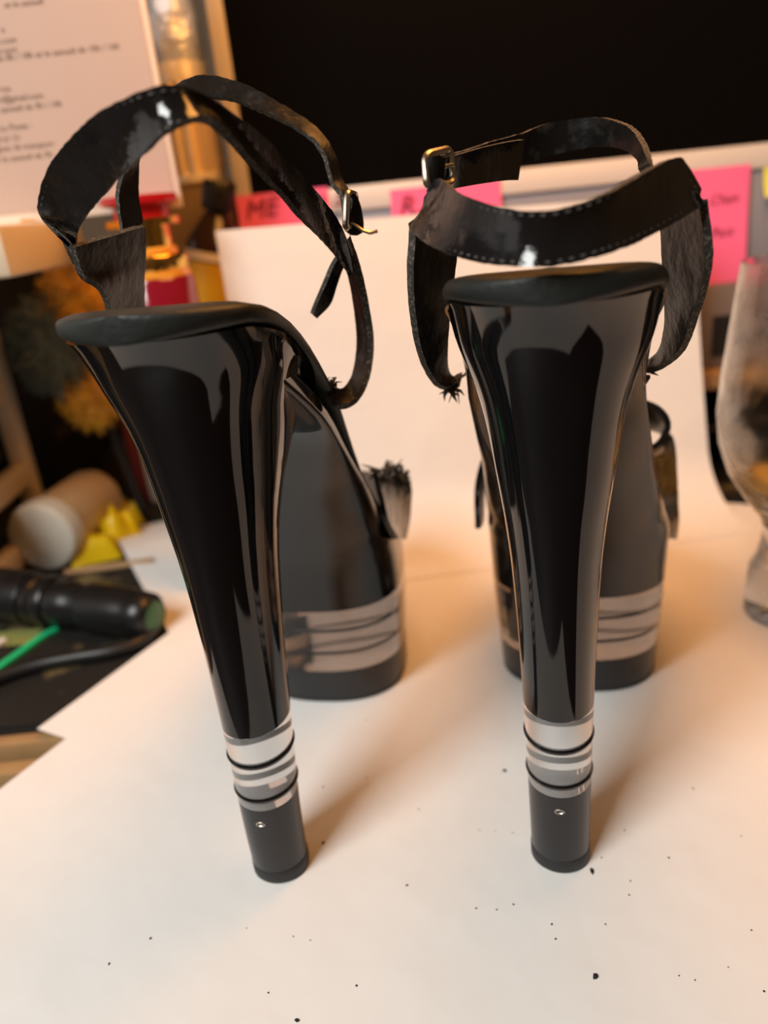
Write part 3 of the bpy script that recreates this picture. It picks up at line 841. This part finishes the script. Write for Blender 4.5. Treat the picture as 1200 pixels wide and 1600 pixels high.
# black torch
ta, tb = at_z(-10, 975, -.0015), at_z(246, 1008, -.0015)
ta = Vector((ta.x, ta.y, 0)); tb = Vector((tb.x, tb.y, 0))
td = (tb-ta).normalized(); TL = (tb-ta).length
to = tag(empty('torch', (ta.x, ta.y+.010, .0165)), 'black metal torch with a green end lying on the mat', 'torch')
to.rotation_euler = Vector((0, 0, 1)).rotation_difference(Vector((td.x, td.y, -.03))).to_euler()
s = TL
obj('torch_head', *lathe([(.0150, -.004), (.0175, 0), (.0178, .012), (.0178, .034), (.0172, .036)]), MT['torch'], to)
obj('grip_ring', *lathe([(.0160, .036), (.0165, .037), (.0165, .043), (.0155, .044)]), MT['torch'], to)
obj('grip_ring', *lathe([(.0155, .044), (.0168, .046), (.0168, .052), (.0160, .054)]), MT['torch'], to)
obj('barrel', *lathe([(.0145, .054), (.0150, .056), (.0150, s-.062), (.0140, s-.060), (.0140, s-.050)], 40), MT['torch'], to)
obj('tail_ring', *lathe([(.0155, s-.050), (.0160, s-.048), (.0160, s-.022), (.0150, s-.018), (.0150, s-.014)], 20), MT['torch'], to)
obj('tail_cap', *lathe([(.0145, s-.014), (.0148, s-.012), (.0138, s-.004), (.0105, s-.001), (.0098, s-.0005), (.0096, s-.0021)]), MT['torch'], to)
obj('green_lens', *lathe([(.0095, s-.0022), (.0095, s-.0010), (.008, s-.0005)]), MT['green'], to)

# green ties, olive cloth, black strap on the mat
def flat_strip(name, pts, wd, th, m, label, cat_):
    P = [Vector((*at_z(x, y, 0).xy, 0)) for x, y in pts]
    A = []; Bq = []
    for k, p in enumerate(P):
        t = (P[min(k+1, len(P)-1)] - P[max(k-1, 0)]).normalized(); nn = Vector((-t.y, t.x, 0))
        A.append(p+nn*wd/2); Bq.append(p-nn*wd/2)
    V, F, fm = ribbon(A, Bq, 30, th)
    c = P[len(P)//2]
    o = obj(name, [v-c+Vector((0, 0, th/2)) for v in V], F, m, loc=(c.x, c.y, -.0014))
    return tag(o, label, cat_)
flat_strip('green_tie', [(-60, 1090), (-5, 1045), (30, 1020), (65, 995), (88, 982)], .0055, .0022, MT['mint'], 'long bright green plastic tie pointing towards the torch', 'tie')
flat_strip('green_tie', [(-40, 945), (-10, 948), (15, 955), (34, 957)], .009, .003, MT['mint'], 'short bright green plastic tie under the torch head', 'tie')
oc = flat_strip('cloth_scrap', [(-60, 1005), (0, 996), (58, 992)], .018, .0008, MT['olive'], 'olive cloth scrap between the green ties', 'cloth')
oc.location.z = -.0015
flat_strip('paper_scrap', [(-40, 1018), (-10, 1010), (8, 1000)], .006, .002, MT['whitelab'], 'white paper scrap at the left edge on the mat', 'scrap').location.z = -.0006
P = [Vector((*at_z(x, y, 0).xy, 0)) for x, y in ((-60, 1095), (0, 1066), (60, 1046), (120, 1034), (180, 1024), (225, 1008), (245, 985))]
c = P[3]
cbl = obj('black_cable', *tube(cat([p-c+Vector((0, 0, .0045)) for p in P], 30), .0042, 10), MT['cable'], loc=(c.x, c.y, -.0014))
tag(cbl, 'thick black cable curving across the mat below the torch', 'cable')
